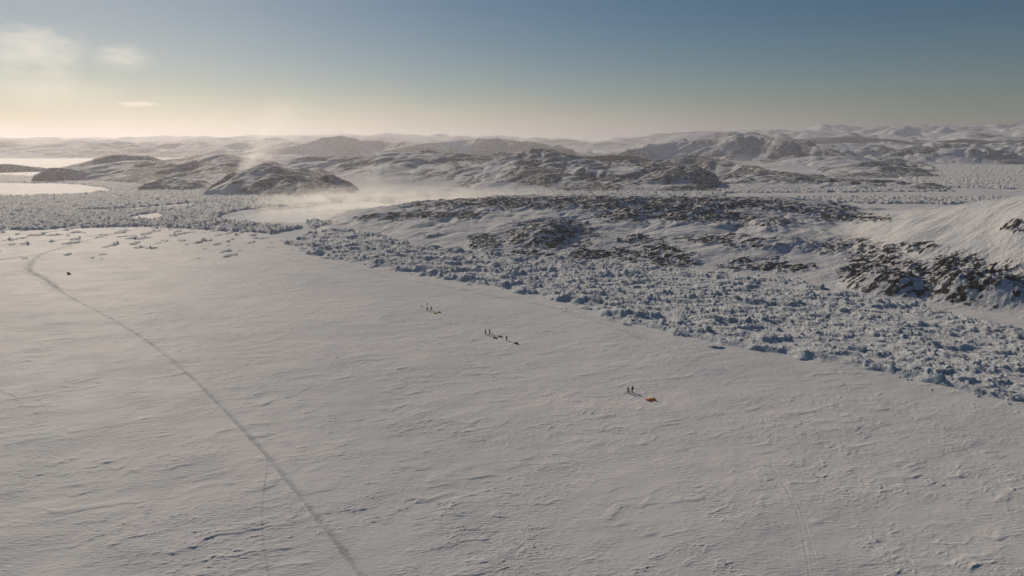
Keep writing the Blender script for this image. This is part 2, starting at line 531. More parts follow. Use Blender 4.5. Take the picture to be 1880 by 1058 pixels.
# ------------------------------------------------------------------ the steaming lead
def water_mat():
    m, nt, b = new_mat('steaming_water')
    p = coords(nt)
    c = ramp(nt, noise(nt, p, 0.03, 4, 0.6, (1, 3, 1)), 0.4, 0.62, (0.50, 0.49, 0.46), (0.64, 0.62, 0.58))
    nt.links.new(c, b.inputs['Base Color'])
    b.inputs['Roughness'].default_value = 0.16
    b.inputs['IOR'].default_value = 1.33
    bump(nt, b, noise(nt, p, 0.8, 3), 0.02, 0.5)
    return m
PN = np.zeros(sh, bool); PN[near] = pond
o = grid_mesh('water', X, Y, np.full(sh, -0.3), water_mat(), keep=PN)
tag(o, 'pale steaming water of the open lead', 'water', kind='structure')
del U, V, PN

# ------------------------------------------------------------------ hills
HILLS = {}
def hill(name, label, ridge, base, back, rows, mat, amp, wl, seed, rocky, p=1.7, step=1.0, extra=None, keepf=None):
    """a ridge line (px, py, distance) over a shore line (px, py) becomes a solid hill at that place"""
    rz = [(*at_dist(a, b, D), D) for a, b, D in ridge]
    ra = np.array([t[0] for t in rz]); rh = np.array([t[1] for t in rz]); rd = np.array([t[2] for t in rz])
    bs = [ground(a, b) for a, b in base]
    ba = np.array([math.atan2(a, b) for a, b in bs]); bd = np.array([math.hypot(a, b) for a, b in bs])
    n = int((ra[-1] - ra[0]) / (step / 1253.0)) + 1
    a = np.linspace(ra[0], ra[-1], n)
    hz = np.interp(a, ra, rh); hd = np.interp(a, ra, rd); hb = np.interp(a, ba, bd)
    k = max(3, n // 60) | 1
    ker = np.hanning(k + 2); ker /= ker.sum()
    def sm(q): return np.convolve(np.pad(q, (len(ker) // 2,) * 2, mode='edge'), ker, 'valid')[:n]
    hz, hd, hb = sm(hz), sm(hd), sm(hb)
    nf = int(rows * 0.72); nbk = rows - nf
    s = np.concatenate([np.linspace(-0.06, 1, nf), 1 + np.linspace(0, 1, nbk + 1)[1:]])
    S, A = np.meshgrid(s, a, indexing='ij')
    HZ, HD, HB = hz[None, :], hd[None, :], hb[None, :]
    r = np.where(S <= 1, HB + (HD - HB) * S, HD + back * (S - 1))
    fr = np.clip(S, 0, 1); bk = np.clip(S - 1, 0, 1)
    prof = np.where(S <= 1, (1 - (1 - fr) ** p) * sstep(-0.05, 0.16, fr), np.cos(bk * math.pi / 2) ** 1.3)
    x, y = r * np.sin(A), r * np.cos(A)
    z = HZ * prof
    ends = sstep(0, 0.08, (A - a[0]) / (a[-1] - a[0])) * sstep(0, 0.08, (a[-1] - A) / (a[-1] - a[0]))
    env = np.clip(prof * 1.6, 0, 1) * ends
    wx = fbm(x / wl, y / wl, 3, seed + 5) * wl * .35; wy = fbm(x / wl, y / wl, 3, seed + 9) * wl * .35
    n1 = fbm((x + wx) / wl, (y + wy) / (wl * .8), 3, seed)
    rg = ridged((x * ca + y * sa + wx) / (wl * .55), (-x * sa + y * ca + wy) / (wl * .26), 5, seed + 1, 0.58)
    ridge_keep = 1 - 0.72 * np.exp(-((S - 1) / 0.10) ** 2)
    cr, sr = math.cos(R(38)), math.sin(R(38))
    xk, yk = x * cr + y * sr, -x * sr + y * cr
    bw = np.abs(perlin((xk + wx) / (wl * 1.5), (yk + wy) / (wl * .8), seed + 31)) * 2 - .55
    bw2 = np.abs(perlin((xk + wx) / (wl * .62), (yk + wy) / (wl * .36), seed + 37)) * 2 - .55
    bw3 = np.abs(perlin((xk + .5 * wx) / (wl * .26), (yk + .5 * wy) / (wl * .16), seed + 41)) * 2 - .55
    z = z + amp * env * ridge_keep * (n1 * 0.6 + bw * 1.0 + bw2 * 0.5 + bw3 * 0.22 + rg * 0.16)
    HILLS['S'] = S
    if extra: z = extra(x, y, z, A, r) * sstep(-0.01, 0.10, S)
    z = np.where(S < 0, z - 3 * (-S / 0.06) - 0.3, z) - 3 * (bk > 0.98)
    z = z - 4 * (1 - ends) ** 2 * sstep(.85, 1.1, S)
    edge = (1 - sstep(0, 0.02, (A - a[0]) / (a[-1] - a[0])) * sstep(0, 0.02, (a[-1] - A) / (a[-1] - a[0])))
    z = z * (1 - edge) - 2 * edge
    # bare rock: wind-scoured crests and steep ledges
    gz = np.gradient(z, axis=0) / np.maximum(np.abs(np.gradient(r, axis=0)), 0.1)
    gx = np.gradient(z, axis=1) / np.maximum(r * (a[1] - a[0]), 0.05)
    steep = np.hypot(gz, gx)
    pm = fbm(x / (wl * 1.3), y / (wl * .9), 4, seed + 17)
    rock = rocky - 0.08 + (0.75 if wl < 110 or extra else 1.0) * pm + 0.25 * np.clip(steep * 1.4, 0, 1) + 0.16 * rg + 0.16 * bw + 0.14 * bw2 + 0.14 * bw3 - 0.12 * np.clip(gx * 3, -1, 1)
    if callable(keepf): rock = keepf(x, y, z, rock)
    rock = np.clip(rock * (.7 if not extra else 1), -0.2, 0.42 if not extra else 0.62) * np.clip(z / 1.2, 0, 1)
    o = grid_mesh(name, x, y, z, mat, {'rock': rock})
    tag(o, label, 'hill', kind='structure')
    return x, y, z

# near hill: rocky patches where the photograph shows them
ROCKS = [(900,372,230,14),(1100,373,220,15),(1280,374,220,14),(1480,383,110,12),(1010,432,105,34),(1160,395,90,16),(1190,466,90,20),
         (1390,408,100,12,.85),(1400,446,110,14,.8),(1560,455,90,16,.85),(1620,500,95,40),(1760,505,80,48),(1840,520,70,45),(1870,415,40,16),(800,395,120,9),
         (890,445,30,20),(1320,440,90,10),(700,400,60,7),(1270,395,130,16),(1180,440,60,10),(1400,480,70,10,.8),(1620,530,85,30),(1760,545,110,28),(1660,455,90,12),
         (1080,470,60,14),(960,470,60,10),(1400,490,110,12),(1240,480,60,10),(795,433,20,5),(1560,400,90,8)]
def near_extra(x, y, z, A, r):
    def dome(px, py, rx, ry, h, sh=0.25):
        gx_, gy_ = ground(px, py, 8)
        dx = (x - gx_); dy = (y - gy_)
        d = np.sqrt((dx / rx) ** 2 + (dy / ry) ** 2 + 0.0)
        return h * sstep(1.0, sh, d)
    z = z + dome(1000, 432, 26, 34, 6.5) + dome(1190, 468, 24, 16, 3.0) + dome(1625, 505, 22, 24, 7) + dome(1790, 520, 24, 26, 8)
    z = z + dome(1440, 450, 34, 24, 3.5) + dome(1870, 420, 20, 20, 3)
    # the right shoulder
    rz = [(1380,404,560),(1560,400,530),(1640,395,520),(1700,386,510),(1760,378,500),(1820,370,490),(1880,361,480),(1980,350,470),(2200,345,460)]
    t = [(*at_dist(a, b, D), D) for a, b, D in rz]
    ha = np.interp(A, [q[0] for q in t], [q[1] for q in t]); hd = np.interp(A, [q[0] for q in t], [q[2] for q in t])
    wdt = np.where(r < hd, 165, 160)
    sh = ha * np.clip(1 - (np.abs(r - hd) / wdt) ** 1.7, 0, 1) * sstep(t[0][0], t[2][0] + .02, A) * sstep(0.0, 0.62, HILLS['S']) ** .8
    k = 2.5
    z = z + k * (np.logaddexp(0, (sh - z) / k) - np.logaddexp(0, -z / k))
    # smooth drifts
    z = z + (2.6 * fbm(x / 55, y / 38, 3, 203) + .9 * fbm(x / 18, y / 13, 2, 204)) * np.clip(sh / 6, 0, 1)
    xx, yy = x * ca + y * sa, -x * sa + y * ca
    z = z + 0.9 * fbm(xx / 40, yy / 12, 3, 205)
    # ledges and boulders inside the rocky patches
    px, py = project(x, y, z)
    m = np.zeros(x.shape)
    wpx = 26 * fbm(x / 16, y / 16, 4, 207); wpy = 10 * fbm(x / 16, y / 16, 4, 208)
    for cx_, cy_, rx, ry, *st_ in ROCKS:
        d = np.sqrt(((px + wpx - cx_) / rx) ** 2 + ((py + wpy - cy_) / ry) ** 2)
        m = np.maximum(m, sstep(1.25, 0.6, d) * (st_[0] if st_ else 1))
    led = ridged(xx / 7, yy / 3.4, 4, 209, 0.6)
    bl = blocks(xx + 2 * fbm(x / 4, y / 4, 2, 215), yy, 5.5, 9, 0.38)
    m = m * sstep(-.45, .1, fbm(xx / 26, yy / 12, 3, 213) + .2)
    z = z + m * (1.0 * led + 0.8 * bl - 0.2)
    near_extra.m = m; near_extra.v = led * 0.5 + bl * 0.75
    return z
def near_rock(x, y, z, rock):
    m = near_extra.m
    spk = fbm(x / 5, y / 3.2, 4, 211)
    return m * (0.37 + 0.26 * near_extra.v + 0.45 * spk) + (1 - m) * (0.10 + 0.35 * spk)
near_ridge = [(575,418,600),(610,410,600),(640,405,600),(680,395,605),(760,383,610),(850,372,615),(900,365,615),(1000,362,615),(1100,361,615),(1200,362,620),
              (1300,362,625),(1400,366,640),(1480,371,650),(1540,379,650),(1580,388,640),(1640,392,600),(1700,392,560),(1880,385,520),(2200,385,500)]
near_base = [(560,432),(640,428),(700,440),(760,454),(900,474),(1000,481),(1100,490),(1300,503),(1450,518),(1560,541),(1650,556),(1800,572),(1880,590),(2200,620)]
NEAR = hill('hill', 'near hill of snow and dark ledges behind the ice rubble', near_ridge, near_base, 170, 620, M_HILL1, 2.6, 60, 200, 0.1,
     p=1.25, extra=near_extra, keepf=near_rock)

T = 'snow-streaked '
SPEC = [
 ('low rounded islet at the left edge of the bay', [(-120,300,2100),(-40,300,2100),(30,303,2100),(60,308,2100),(110,314,2100)], [(-120,316),(110,316)], 200, 3.6, 104, 0.59),
 ('long rocky island behind the left ice fields', [(50,324,1500),(120,313,1550),(180,302,1600),(230,296,1600),(270,293,1600),(300,298,1550),(340,291,1550),(380,285,1550),(410,284,1550),(440,292,1500),(480,299,1450),(540,309,1400),(600,324,1300),(640,338,1250)], [(50,332),(200,336),(300,347),(450,356),(640,356)], 350, 9.9, 169, 0.47),
 ('cone-shaped rocky knoll behind the steaming water', [(370,356,1000),(410,337,1040),(440,318,1080),(465,310,1100),(490,309,1100),(515,313,1090),(545,328,1060),(575,334,1030),(610,337,1000),(640,347,980),(668,361,950)], [(370,361),(480,363),(668,365)], 220, 8.1, 97, 0.47),
 ('low rocky point left of the cone-shaped knoll', [(250,346,1150),(290,332,1180),(330,326,1200),(370,330,1200),(410,342,1150),(440,354,1100)], [(250,350),(440,358)], 160, 6.3, 91, 0.37),
 ('broad snowy hill in the middle behind the channel', [(470,312,1750),(520,298,1800),(560,291,1800),(600,290,1800),(640,289,1750),(700,281,1700),(760,279,1700),(800,282,1700),(860,287,1650),(920,290,1600),(980,300,1500),(1040,320,1400)], [(470,322),(560,326),(700,340),(860,348),(1040,352)], 400, 12.6, 195, 0.29),
 ('steep hill with a smooth snow face at the centre', [(860,330,1250),(890,302,1350),(920,288,1450),(950,279,1500),(1000,278,1500),(1030,284,1480),(1070,291,1450),(1110,300,1400),(1150,316,1350)], [(860,350),(1000,353),(1150,354)], 300, 10.8, 143, 0.37),
 ('dark blunt hill right of the centre above the channel', [(1010,335,1150),(1040,316,1200),(1100,308,1260),(1180,301,1300),(1240,298,1300),(1275,306,1280),(1300,324,1220),(1325,345,1150),(1340,352,1100)], [(1010,354),(1180,356),(1340,355)], 280, 9.9, 130, 0.53),
 ('flat dark hill behind the centre ridge', [(1030,296,2000),(1060,288,2100),(1120,285,2150),(1170,287,2100),(1200,296,2000)], [(1030,302),(1200,302)], 300, 6.3, 182, 0.62),
 ('dark ridge behind the blunt hill', [(1170,308,1600),(1210,295,1700),(1260,290,1750),(1300,291,1750),(1340,298,1700),(1390,308,1600),(1430,318,1500)], [(1170,320),(1430,324)], 300, 8.1, 169, 0.51),
 ('low brown island in front of the right bay', [(1290,340,1250),(1340,324,1350),(1390,318,1400),(1440,317,1400),(1490,322,1380),(1550,331,1330),(1620,337,1300),(1700,343,1250),(1760,350,1200)], [(1290,351),(1760,353)], 200, 5.4, 117, 0.51),
 ('rounded dark hill on the right flats', [(1480,322,1900),(1530,306,2000),(1580,298,2050),(1620,298,2050),(1660,305,2000),(1710,318,1900),(1740,326,1800)], [(1480,328),(1740,330)], 250, 7.2, 143, 0.49),
 ('pale low hill behind the right island', [(1380,308,2300),(1440,293,2500),(1500,287,2500),(1570,290,2500),(1650,300,2400),(1720,305,2300)], [(1380,312),(1720,314)], 400, 9.0, 208, 0.27),
]
for i, (lab, ridge, base, back, amp, wl, rk) in enumerate(SPEC):
    hill('hill', lab, ridge, base, back, 230, M_HILL2, amp, wl, 300 + i * 23, rk)
def far_hill(px, D, wpx, h, seed, label, rk):
    """a low whaleback among the far uplands"""
    q = random.Random(seed)
    a0 = at_dist(px, 280, D)[0]
    def pt(dpx, dist, z):
        a = a0 + dpx / 1300.0
        return project(dist * math.sin(a), dist * math.cos(a), z)
    prof = [0, .45, .8, 1, .85, .6, .25, 0]
    k = q.uniform(-.12, .12)
    ridge = []
    for i, f in enumerate(prof):
        t = i / 7 * 2 - 1
        u_, v_ = pt(t * wpx, D * 1.10, h * max(0, f + k * t * (1 - abs(t))) * q.uniform(.85, 1.1))
        ridge.append((u_, v_, D * 1.10))
    base = [pt(t * wpx, D * (.97 + .05 * abs(t)), 0) for t in (-1, -.5, 0, .5, 1)]
    hill('hill', label, ridge, base, D * .12, 90, M_HILL3, h * .38, 60 + D * .06, seed, rk, p=1.5)
q_ = random.Random(77)
n_ = 0
while n_ < 34:
    px_ = q_.uniform(-150, 2050); D_ = q_.uniform(2300, 7000)
    if px_ < 330 and D_ < 3900: continue
    if px_ > 1560 and D_ < 3300: continue
    if 470 < px_ < 1400 and D_ < 2500: continue
    far_hill(px_, D_, q_.uniform(60, 170), q_.uniform(14, 34) * (D_ / 4000) ** .5, 1200 + n_ * 13, 'low snowy whaleback hill among the far uplands', q_.uniform(.1, .36))
    n_ += 1

FARS = [
 ('long hazy hills along the left horizon', [(-250,268,4600),(-60,262,4600),(60,266,4600),(130,262,4500),(200,260,4500),(260,265,4400),(330,261,4400),(400,264,4300),(450,259,4300),(520,262,4200),(600,268,4000)], [(-250,292),(200,292),(600,290)], 900, 24, 382, 0.20),
 ('hazy dark hill left of the centre horizon', [(430,284,3300),(510,271,3500),(580,263,3700),(640,260,3800),(700,260,3800),(770,266,3600),(850,277,3400)], [(430,289),(850,289)], 800, 20, 346, 0.36),
 ('hazy dark hill nearest the centre horizon', [(690,280,3300),(750,268,3500),(800,262,3700),(860,257,3800),(910,258,3800),(970,264,3600),(1060,276,3400)], [(690,288),(1060,288)], 800, 17, 328, 0.36),
 ('smooth white upland behind the centre hills', [(860,272,4600),(950,264,5000),(1040,262,5200),(1120,261,5200),(1200,262,5000),(1300,268,4600)], [(860,282),(1300,284)], 900, 14, 455, 0.10),
 ('small rounded summit on the upland skyline', [(1140,256,6500),(1200,250,6800),(1250,244,7000),(1285,241,7000),(1320,243,7000),(1400,248,6800)], [(1140,272),(1400,272)], 900, 13, 455, 0.18),
 ('blue shaded hill range right of the centre', [(1120,288,2700),(1180,272,2800),(1230,261,2900),(1290,256,3000),(1340,251,3000),(1390,250,3000),(1430,255,2900),(1480,265,2800),(1530,278,2700),(1590,290,2600)], [(1120,296),(1590,300)], 600, 20, 236, 0.32),
 ('rolling hills below the right skyline', [(1380,268,4200),(1450,258,4600),(1520,253,4700),(1580,252,4700),(1640,257,4600),(1700,262,4500),(1760,256,4500),(1820,259,4500),(1900,256,4500),(2150,258,4500)], [(1380,284),(2150,284)], 900, 24, 346, 0.24),
 ('shaded hills at the right edge above the flats', [(1600,290,3000),(1680,276,3300),(1740,266,3400),(1790,264,3400),(1830,272,3400),(1880,268,3400),(1980,262,3400),(2150,266,3400)], [(1600,297),(2150,298)], 700, 20, 254, 0.30),
 ('low snow-streaked rise behind the right flats', [(1420,292,2700),(1520,284,2900),(1620,280,3000),(1720,283,2950),(1800,279,3000),(1880,281,3000),(2150,278,3000)], [(1420,300),(1700,303),(2150,303)], 500, 20, 230, 0.20),
 ('broad pale shoulder below the right plateau', [(1300,276,3900),(1420,268,4200),(1540,270,4300),(1660,266,4300),(1800,268,4300),(1900,265,4300),(2150,266,4300)], [(1300,286),(1700,290),(2150,292)], 700, 26, 300, 0.16),
 ('high plateau along the right skyline', [(1080,262,8200),(1180,253,8500),(1300,247,8500),(1400,243,8500),(1500,239,8500),(1600,237,8500),(1700,235,8500),(1800,232,8500),(1880,232,8500),(2150,228,8500)], [(1080,288),(1500,292),(2150,293)], 2200, 48, 691, 0.22),
 ('faint far ridge on the left skyline', [(-300,258,8000),(0,257,8000),(200,256,8000),(400,254,8000),(520,250,8000),(620,247,8000),(720,250,8000),(900,257,8000),(1100,258,8000)], [(-300,286),(400,287),(1100,287)], 2000, 40, 691, 0.18),
]
for i, (lab, ridge, base, back, amp, wl, rk) in enumerate(FARS):
    hill('hill', lab, ridge, base, back, 260, M_HILL3, amp, wl, 700 + i * 23, rk, p=1.4)

# ------------------------------------------------------------------ people, sleds, dogs
def mesh_obj(name, bm, mat, parent=None, smooth=True):
    me = bpy.data.meshes.new(name)
    bmesh.ops.recalc_face_normals(bm, faces=bm.faces)
    bm.to_mesh(me); bm.free()
    for pl in me.polygons: pl.use_smooth = smooth
    me.materials.append(mat)
    o = bpy.data.objects.new(name, me); COL.objects.link(o)
    if parent: o.parent = parent
    return o

def skinned(name, pts, edges, mat, parent=None, sub=1):
    """pts: (x, y, z, radius); grows one continuous tapering surface along the edges"""
    me = bpy.data.meshes.new(name + '_bones')
    me.from_pydata([q[:3] for q in pts], edges, [])
    t = bpy.data.objects.new(name + '_bones', me); COL.objects.link(t)
    m = t.modifiers.new('s', 'SKIN'); m.use_smooth_shade = True
    for i, q in enumerate(pts):
        sv = me.skin_vertices[0].data[i]; sv.radius = (q[3], q[3] if len(q) < 5 else q[4]); sv.use_root = (i == 0)
    t.modifiers.new('u', 'SUBSURF').levels = sub
    dg = bpy.context.evaluated_depsgraph_get()
    m2 = bpy.data.meshes.new_from_object(t.evaluated_get(dg))
    bpy.data.objects.remove(t); bpy.data.meshes.remove(me)
    m2.name = name
    m2.materials.clear(); m2.materials.append(mat)
    for pl in m2.polygons: pl.use_smooth = True
    o = bpy.data.objects.new(name, m2); COL.objects.link(o)
    if parent: o.parent = parent
    return o

def ball(bm, c, r, seg=12):
    g = bmesh.ops.create_uvsphere(bm, u_segments=seg, v_segments=max(6, seg * 2 // 3), radius=1.0)
    for v in g['verts']: v.co = Vector((c[0] + v.co.x * r[0], c[1] + v.co.y * r[1], c[2] + v.co.z * r[2]))
    return g['verts']

def loft(bm, rings, cap=True):
    vs = [[bm.verts.new(p) for p in ring] for ring in rings]
    n = len(rings[0])
    for a, b in zip(vs[:-1], vs[1:]):
        for i in range(n):
            bm.faces.new((a[i], a[(i + 1) % n], b[(i + 1) % n], b[i]))
    if cap:
        bm.faces.new(vs[0][::-1]); bm.faces.new(vs[-1])

SKIN = plain('skin', (0.50, 0.33, 0.25))
BLACK = plain('black_cloth', (0.014, 0.014, 0.017), 0.9)
NAVY = plain('navy_cloth', (0.016, 0.022, 0.035), 0.9)
BROWN = plain('dark_red_cloth', (0.045, 0.016, 0.014), 0.9)
SKIM = plain('ski_base', (0.05, 0.05, 0.055), 0.4)
GLASS = plain('goggle_lens', (0.02, 0.02, 0.025), 0.15)
ROPE = plain('tow_rope', (0.05, 0.05, 0.05), 0.8)

def relief(x, y):
    return float(sastrugi(np.array([x, x]), np.array([y, y]))[0])

def place(o, px, py, yaw, dz=0.0):
    gx_, gy_ = ground(px, py)
    o.location = (gx_, gy_, relief(gx_, gy_) + dz)
    o.rotation_euler = (0, 0, yaw)

def make_person(label, px, py, yaw, pose, jacket, trousers, pack=None, scale=1.0):
    """faces +Y before turning; pose = stride, lean, arms"""
    st, lean, arms = pose
    def L(z): return lean * max(0, z - 0.9)          # the trunk leans forward into the harness
    hx = 0.10
    hipz, kn, an = 0.92, 0.50, 0.09
    P = [(0, 0, 0.95, 0.13, 0.10), (0, L(1.2), 1.20, 0.125, 0.09), (0, L(1.40), 1.40, 0.13, 0.10), (0, L(1.50) + .01, 1.51, 0.05),
         (0, L(1.60) + .02, 1.60, 0.075), (0, L(1.70) + .03, 1.70, 0.085), (0, L(1.76) + .02, 1.765, 0.05)]
    E = [(0, 1), (1, 2), (2, 3), (3, 4), (4, 5), (5, 6)]
    limbs = []
    for sgn in (-1, 1):
        f = st * sgn
        b = len(P)
        P += [(sgn * hx, 0, 0.88, 0.085), (sgn * (hx + .02), f * .16 + .03, kn, 0.058), (sgn * (hx + .03), f * .30, an, 0.042), (sgn * (hx + .03), f * .30 + .16, 0.05, 0.035)]
        E += [(0, b), (b, b + 1), (b + 1, b + 2), (b + 2, b + 3)]
        c = len(P)
        ay = -f * .22 + arms[0]; az_ = arms[1 if sgn < 0 else 2]
        P += [(sgn * .20, L(1.42), 1.41, 0.055), (sgn * .27, L(1.2) + ay * .35 + .02, 1.15 + az_ * .3, 0.042),
              (sgn * .27, L(1.1) + ay + .18, 0.97 + az_, 0.030), (sgn * .265, L(1.1) + ay + .25, 0.93 + az_, 0.032)]
        E += [(2, c), (c, c + 1), (c + 1, c + 2), (c + 2, c + 3)]
        hand = P[c + 3]
        for k in range(4):                       # fingers, slightly curled, and a thumb from the side of the palm
            q = len(P)
            fx_ = hand[0] + (k - 1.5) * .021
            P.append((fx_, hand[1] + .045, hand[2] - .01, .009)); P.append((fx_, hand[1] + .07 + .006 * (1 - abs(k - 1.3)), hand[2] - .045, .008))
            E += [(c + 3, q), (q, q + 1)]
        q = len(P)
        P.append((hand[0] - sgn * .045, hand[1] + .0, hand[2] + .01, .011)); P.append((hand[0] - sgn * .055, hand[1] + .035, hand[2] - .005, .010))
        E += [(c + 3, q), (q, q + 1)]
        limbs.append((P[b:b + 4], P[c:c + 4]))
    o = skinned('person', P, E, SKIN)
    # clothing follows the body a little outside it
    g = 0.055
    J = [(0, 0, 0.86, .16 + g, .13 + g), (0, L(1.1), 1.08, .145 + g, .11 + g), (0, L(1.3), 1.30, .15 + g, .12 + g), (0, L(1.43), 1.44, .12 + g, .10 + g), (0, L(1.52), 1.53, .075 + g)]
    JE = [(0, 1), (1, 2), (2, 3), (3, 4)]
    for leg, arm in limbs:
        c = len(J); J += [(a[0], a[1], a[2], a[3] + g) for a in arm[:3]]
        JE += [(3, c), (c, c + 1), (c + 1, c + 2)]
    skinned('jacket', J, JE, jacket, o)
    Tq = [(0, 0, 0.93, .15 + g, .12 + g)]; TE = []
    for leg, arm in limbs:
        c = len(Tq); Tq += [(leg[0][0], leg[0][1], leg[0][2], leg[0][3] + g), (leg[1][0], leg[1][1], leg[1][2], leg[1][3] + g), (leg[2][0], leg[2][1], leg[2][2] + .10, leg[2][3] + g)]
        TE += [(0, c), (c, c + 1), (c + 1, c + 2)]
    skinned('trousers', Tq, TE, trousers, o)
    head = (0, L(1.68) + .03, 1.68)
    bm = bmesh.new()
    vs = ball(bm, (head[0], head[1] - .02, head[2] + .015), (.135, .14, .155), 14)
    dead = [v for v in bm.verts if v.co.y > head[1] + .055 and abs(v.co.x) < .085 and v.co.z < head[2] + .10]
    bmesh.ops.delete(bm, geom=dead, context='VERTS')                 # the face opening of the hood
    mesh_obj('hood', bm, jacket, o)
    bm = bmesh.new(); ball(bm, (0, head[1] + .085, head[2] + .025), (.075, .035, .032)); mesh_obj('goggles', bm, GLASS, o)
    for leg, arm in limbs:
        bm = bmesh.new()
        ft = leg[3]
        ball(bm, (ft[0], ft[1] - .06, .085), (.062, .165, .075)); ball(bm, (leg[2][0], leg[2][1], .17), (.068, .075, .12))
        mesh_obj('boot', bm, BLACK, o)
        h = arm[3]
        skinned('mitten', [(arm[2][0], arm[2][1], arm[2][2], .05), (h[0], h[1] + .01, h[2], .055), (h[0], h[1] + .075, h[2] - .04, .042), (h[0] - .06 * (1 if h[0] > 0 else -1), h[1] + .03, h[2], .022)],
                [(0, 1), (1, 2), (1, 3)], BLACK, o)
        bm = bmesh.new(); n = 14; rings = []
        for i in range(n):
            t = i / (n - 1); yy_ = ft[1] - .95 + 1.9 * t
            up = .13 * max(0, (t - .88) / .12) ** 2; w = .045 * (1 if t < .88 else 1 - .8 * (t - .88) / .12)
            rings.append([(ft[0] - w, yy_, .0 + up), (ft[0] + w, yy_, .0 + up), (ft[0] + w, yy_, .02 + up), (ft[0] - w, yy_, .02 + up)])
        loft(bm, rings); mesh_obj('ski', bm, SKIM, o, False)
    if pack:
        bm = bmesh.new()
        ball(bm, (0, L(1.2) - .26, 1.20), (.19, .13, .30)); ball(bm, (0, L(1.4) - .22, 1.46), (.17, .11, .09))
        mesh_obj('backpack', bm, pack, o)
    place(o, px, py, yaw, .01)
    o.scale = (scale,) * 3
    return tag(o, label, 'person')

def make_poles(px, py, yaw, label, spread=.42, fwd=.25):
    for sgn in (-1, 1):
        bm = bmesh.new()
        a, b = Vector((sgn * .30, fwd + .02, .98)), Vector((sgn * spread, -.25, .02))
        rings = []
        for t in (0, .12, .121, .93, .931, .94, .941, 1):
            c = a.lerp(b, t); r = .018 if t < .12 else (.05 if .93 < t < .9405 else .009)
            rings.append([(c.x + r * math.cos(q), c.y + r * math.sin(q), c.z) for q in [k * math.pi / 4 for k in range(8)]])
        loft(bm, rings)
        o = mesh_obj('ski_pole', bm, SKIM)
        place(o, px, py, yaw, .01)
        tag(o, label + (' in the left hand' if sgn < 0 else ' in the right hand'), 'ski pole', 'ski poles held by the skiers')

def make_sled(label, px, py, yaw, hullc, coverc, lump=0.0, bag=None, length=2.1, baglabel=None):
    root = bpy.data.objects.new('sled', None); COL.objects.link(root)
    W, H = .36, .20
    def ring(t, grow, z0, z1, k=12, top=False):
        y = (t - .5) * length
        nose = max(0, (t - .78) / .22)
        w = W * (1 - .75 * nose ** 2) * (1 - .25 * max(0, (.08 - t) / .08)) * grow
        up = .22 * nose ** 2
        pts = []
        for i in range(k):
            q = math.pi * 2 * i / k
            cx_, cz_ = math.cos(q), math.sin(q)
            e = .55
            X_ = w * math.copysign(abs(cx_) ** e, cx_)
            Z_ = (z0 + z1) / 2 + (z1 - z0) / 2 * math.copysign(abs(cz_) ** e, cz_)
            if Z_ < (z0 + z1) / 2: X_ *= .82
            pts.append((X_, y, Z_ + up))
        return pts
    bm = bmesh.new()
    loft(bm, [ring(t, 1.0, 0.0, H) for t in np.linspace(0, 1, 16)])
    mesh_obj('hull', bm, hullc, root)
    bm = bmesh.new(); rg_ = []
    rnd = random.Random(int(px * 7))
    for t in np.linspace(0.04, .86, 15):
        s_ = math.sin(math.pi * min(1, max(0, (t - .0) / .9))) ** .45
        hh = .17 + .24 * s_ + .05 * rnd.uniform(-1, 1) + lump * math.exp(-((t - .22) / .12) ** 2)
        rg_.append(ring(t, .93 * (0.75 + .25 * s_), .12, hh + .05))
    loft(bm, rg_)
    cov = mesh_obj('cargo_cover', bm, coverc, root)
    for t in (.2, .42, .64):
        bm = bmesh.new()
        i = int(round((t - .04) / .82 * 14)); h = max(p[2] for p in rg_[i])
        a = ring(t - .012, 1.01, .05, h + .015); b = ring(t + .012, 1.01, .05, h + .015)
        loft(bm, [a, b]); mesh_obj('strap', bm, BLACK, root, False)
    for sgn in (-1, 1):
        bm = bmesh.new(); rings = []
        for k in range(8):
            t = k / 7
            c = Vector((sgn * .12 * (1 - t * .3), length / 2 - .05 + 2.6 * t, .32 + .45 * t - .35 * math.sin(math.pi * t) * .5))
            rings.append([(c.x + .008 * math.cos(q), c.y, c.z + .008 * math.sin(q)) for q in [m * math.pi / 2 for m in range(4)]])
        loft(bm, rings); mesh_obj('tow_rope', bm, ROPE, root)
    place(root, px, py, yaw)
    tag(root, label, 'sled', 'loaded sleds hauled behind the skiers')
    if bag:
        bm = bmesh.new(); ball(bm, (0, 0, .15), (.27, .30, .17)); ball(bm, (.05, .1, .28), (.15, .16, .06))
        o = mesh_obj('duffel_bag', bm, bag)
        gx_, gy_ = root.location.x, root.location.y
        c, s_ = math.cos(yaw), math.sin(yaw)
        lx, ly = 0, -.55 * length / 2
        o.location = (gx_ + c * lx - s_ * ly, gy_ + s_ * lx + c * ly, root.location.z + .42 + lump * .6)
        o.rotation_euler = (0, 0, yaw)
        tag(o, baglabel, 'bag')
    return root

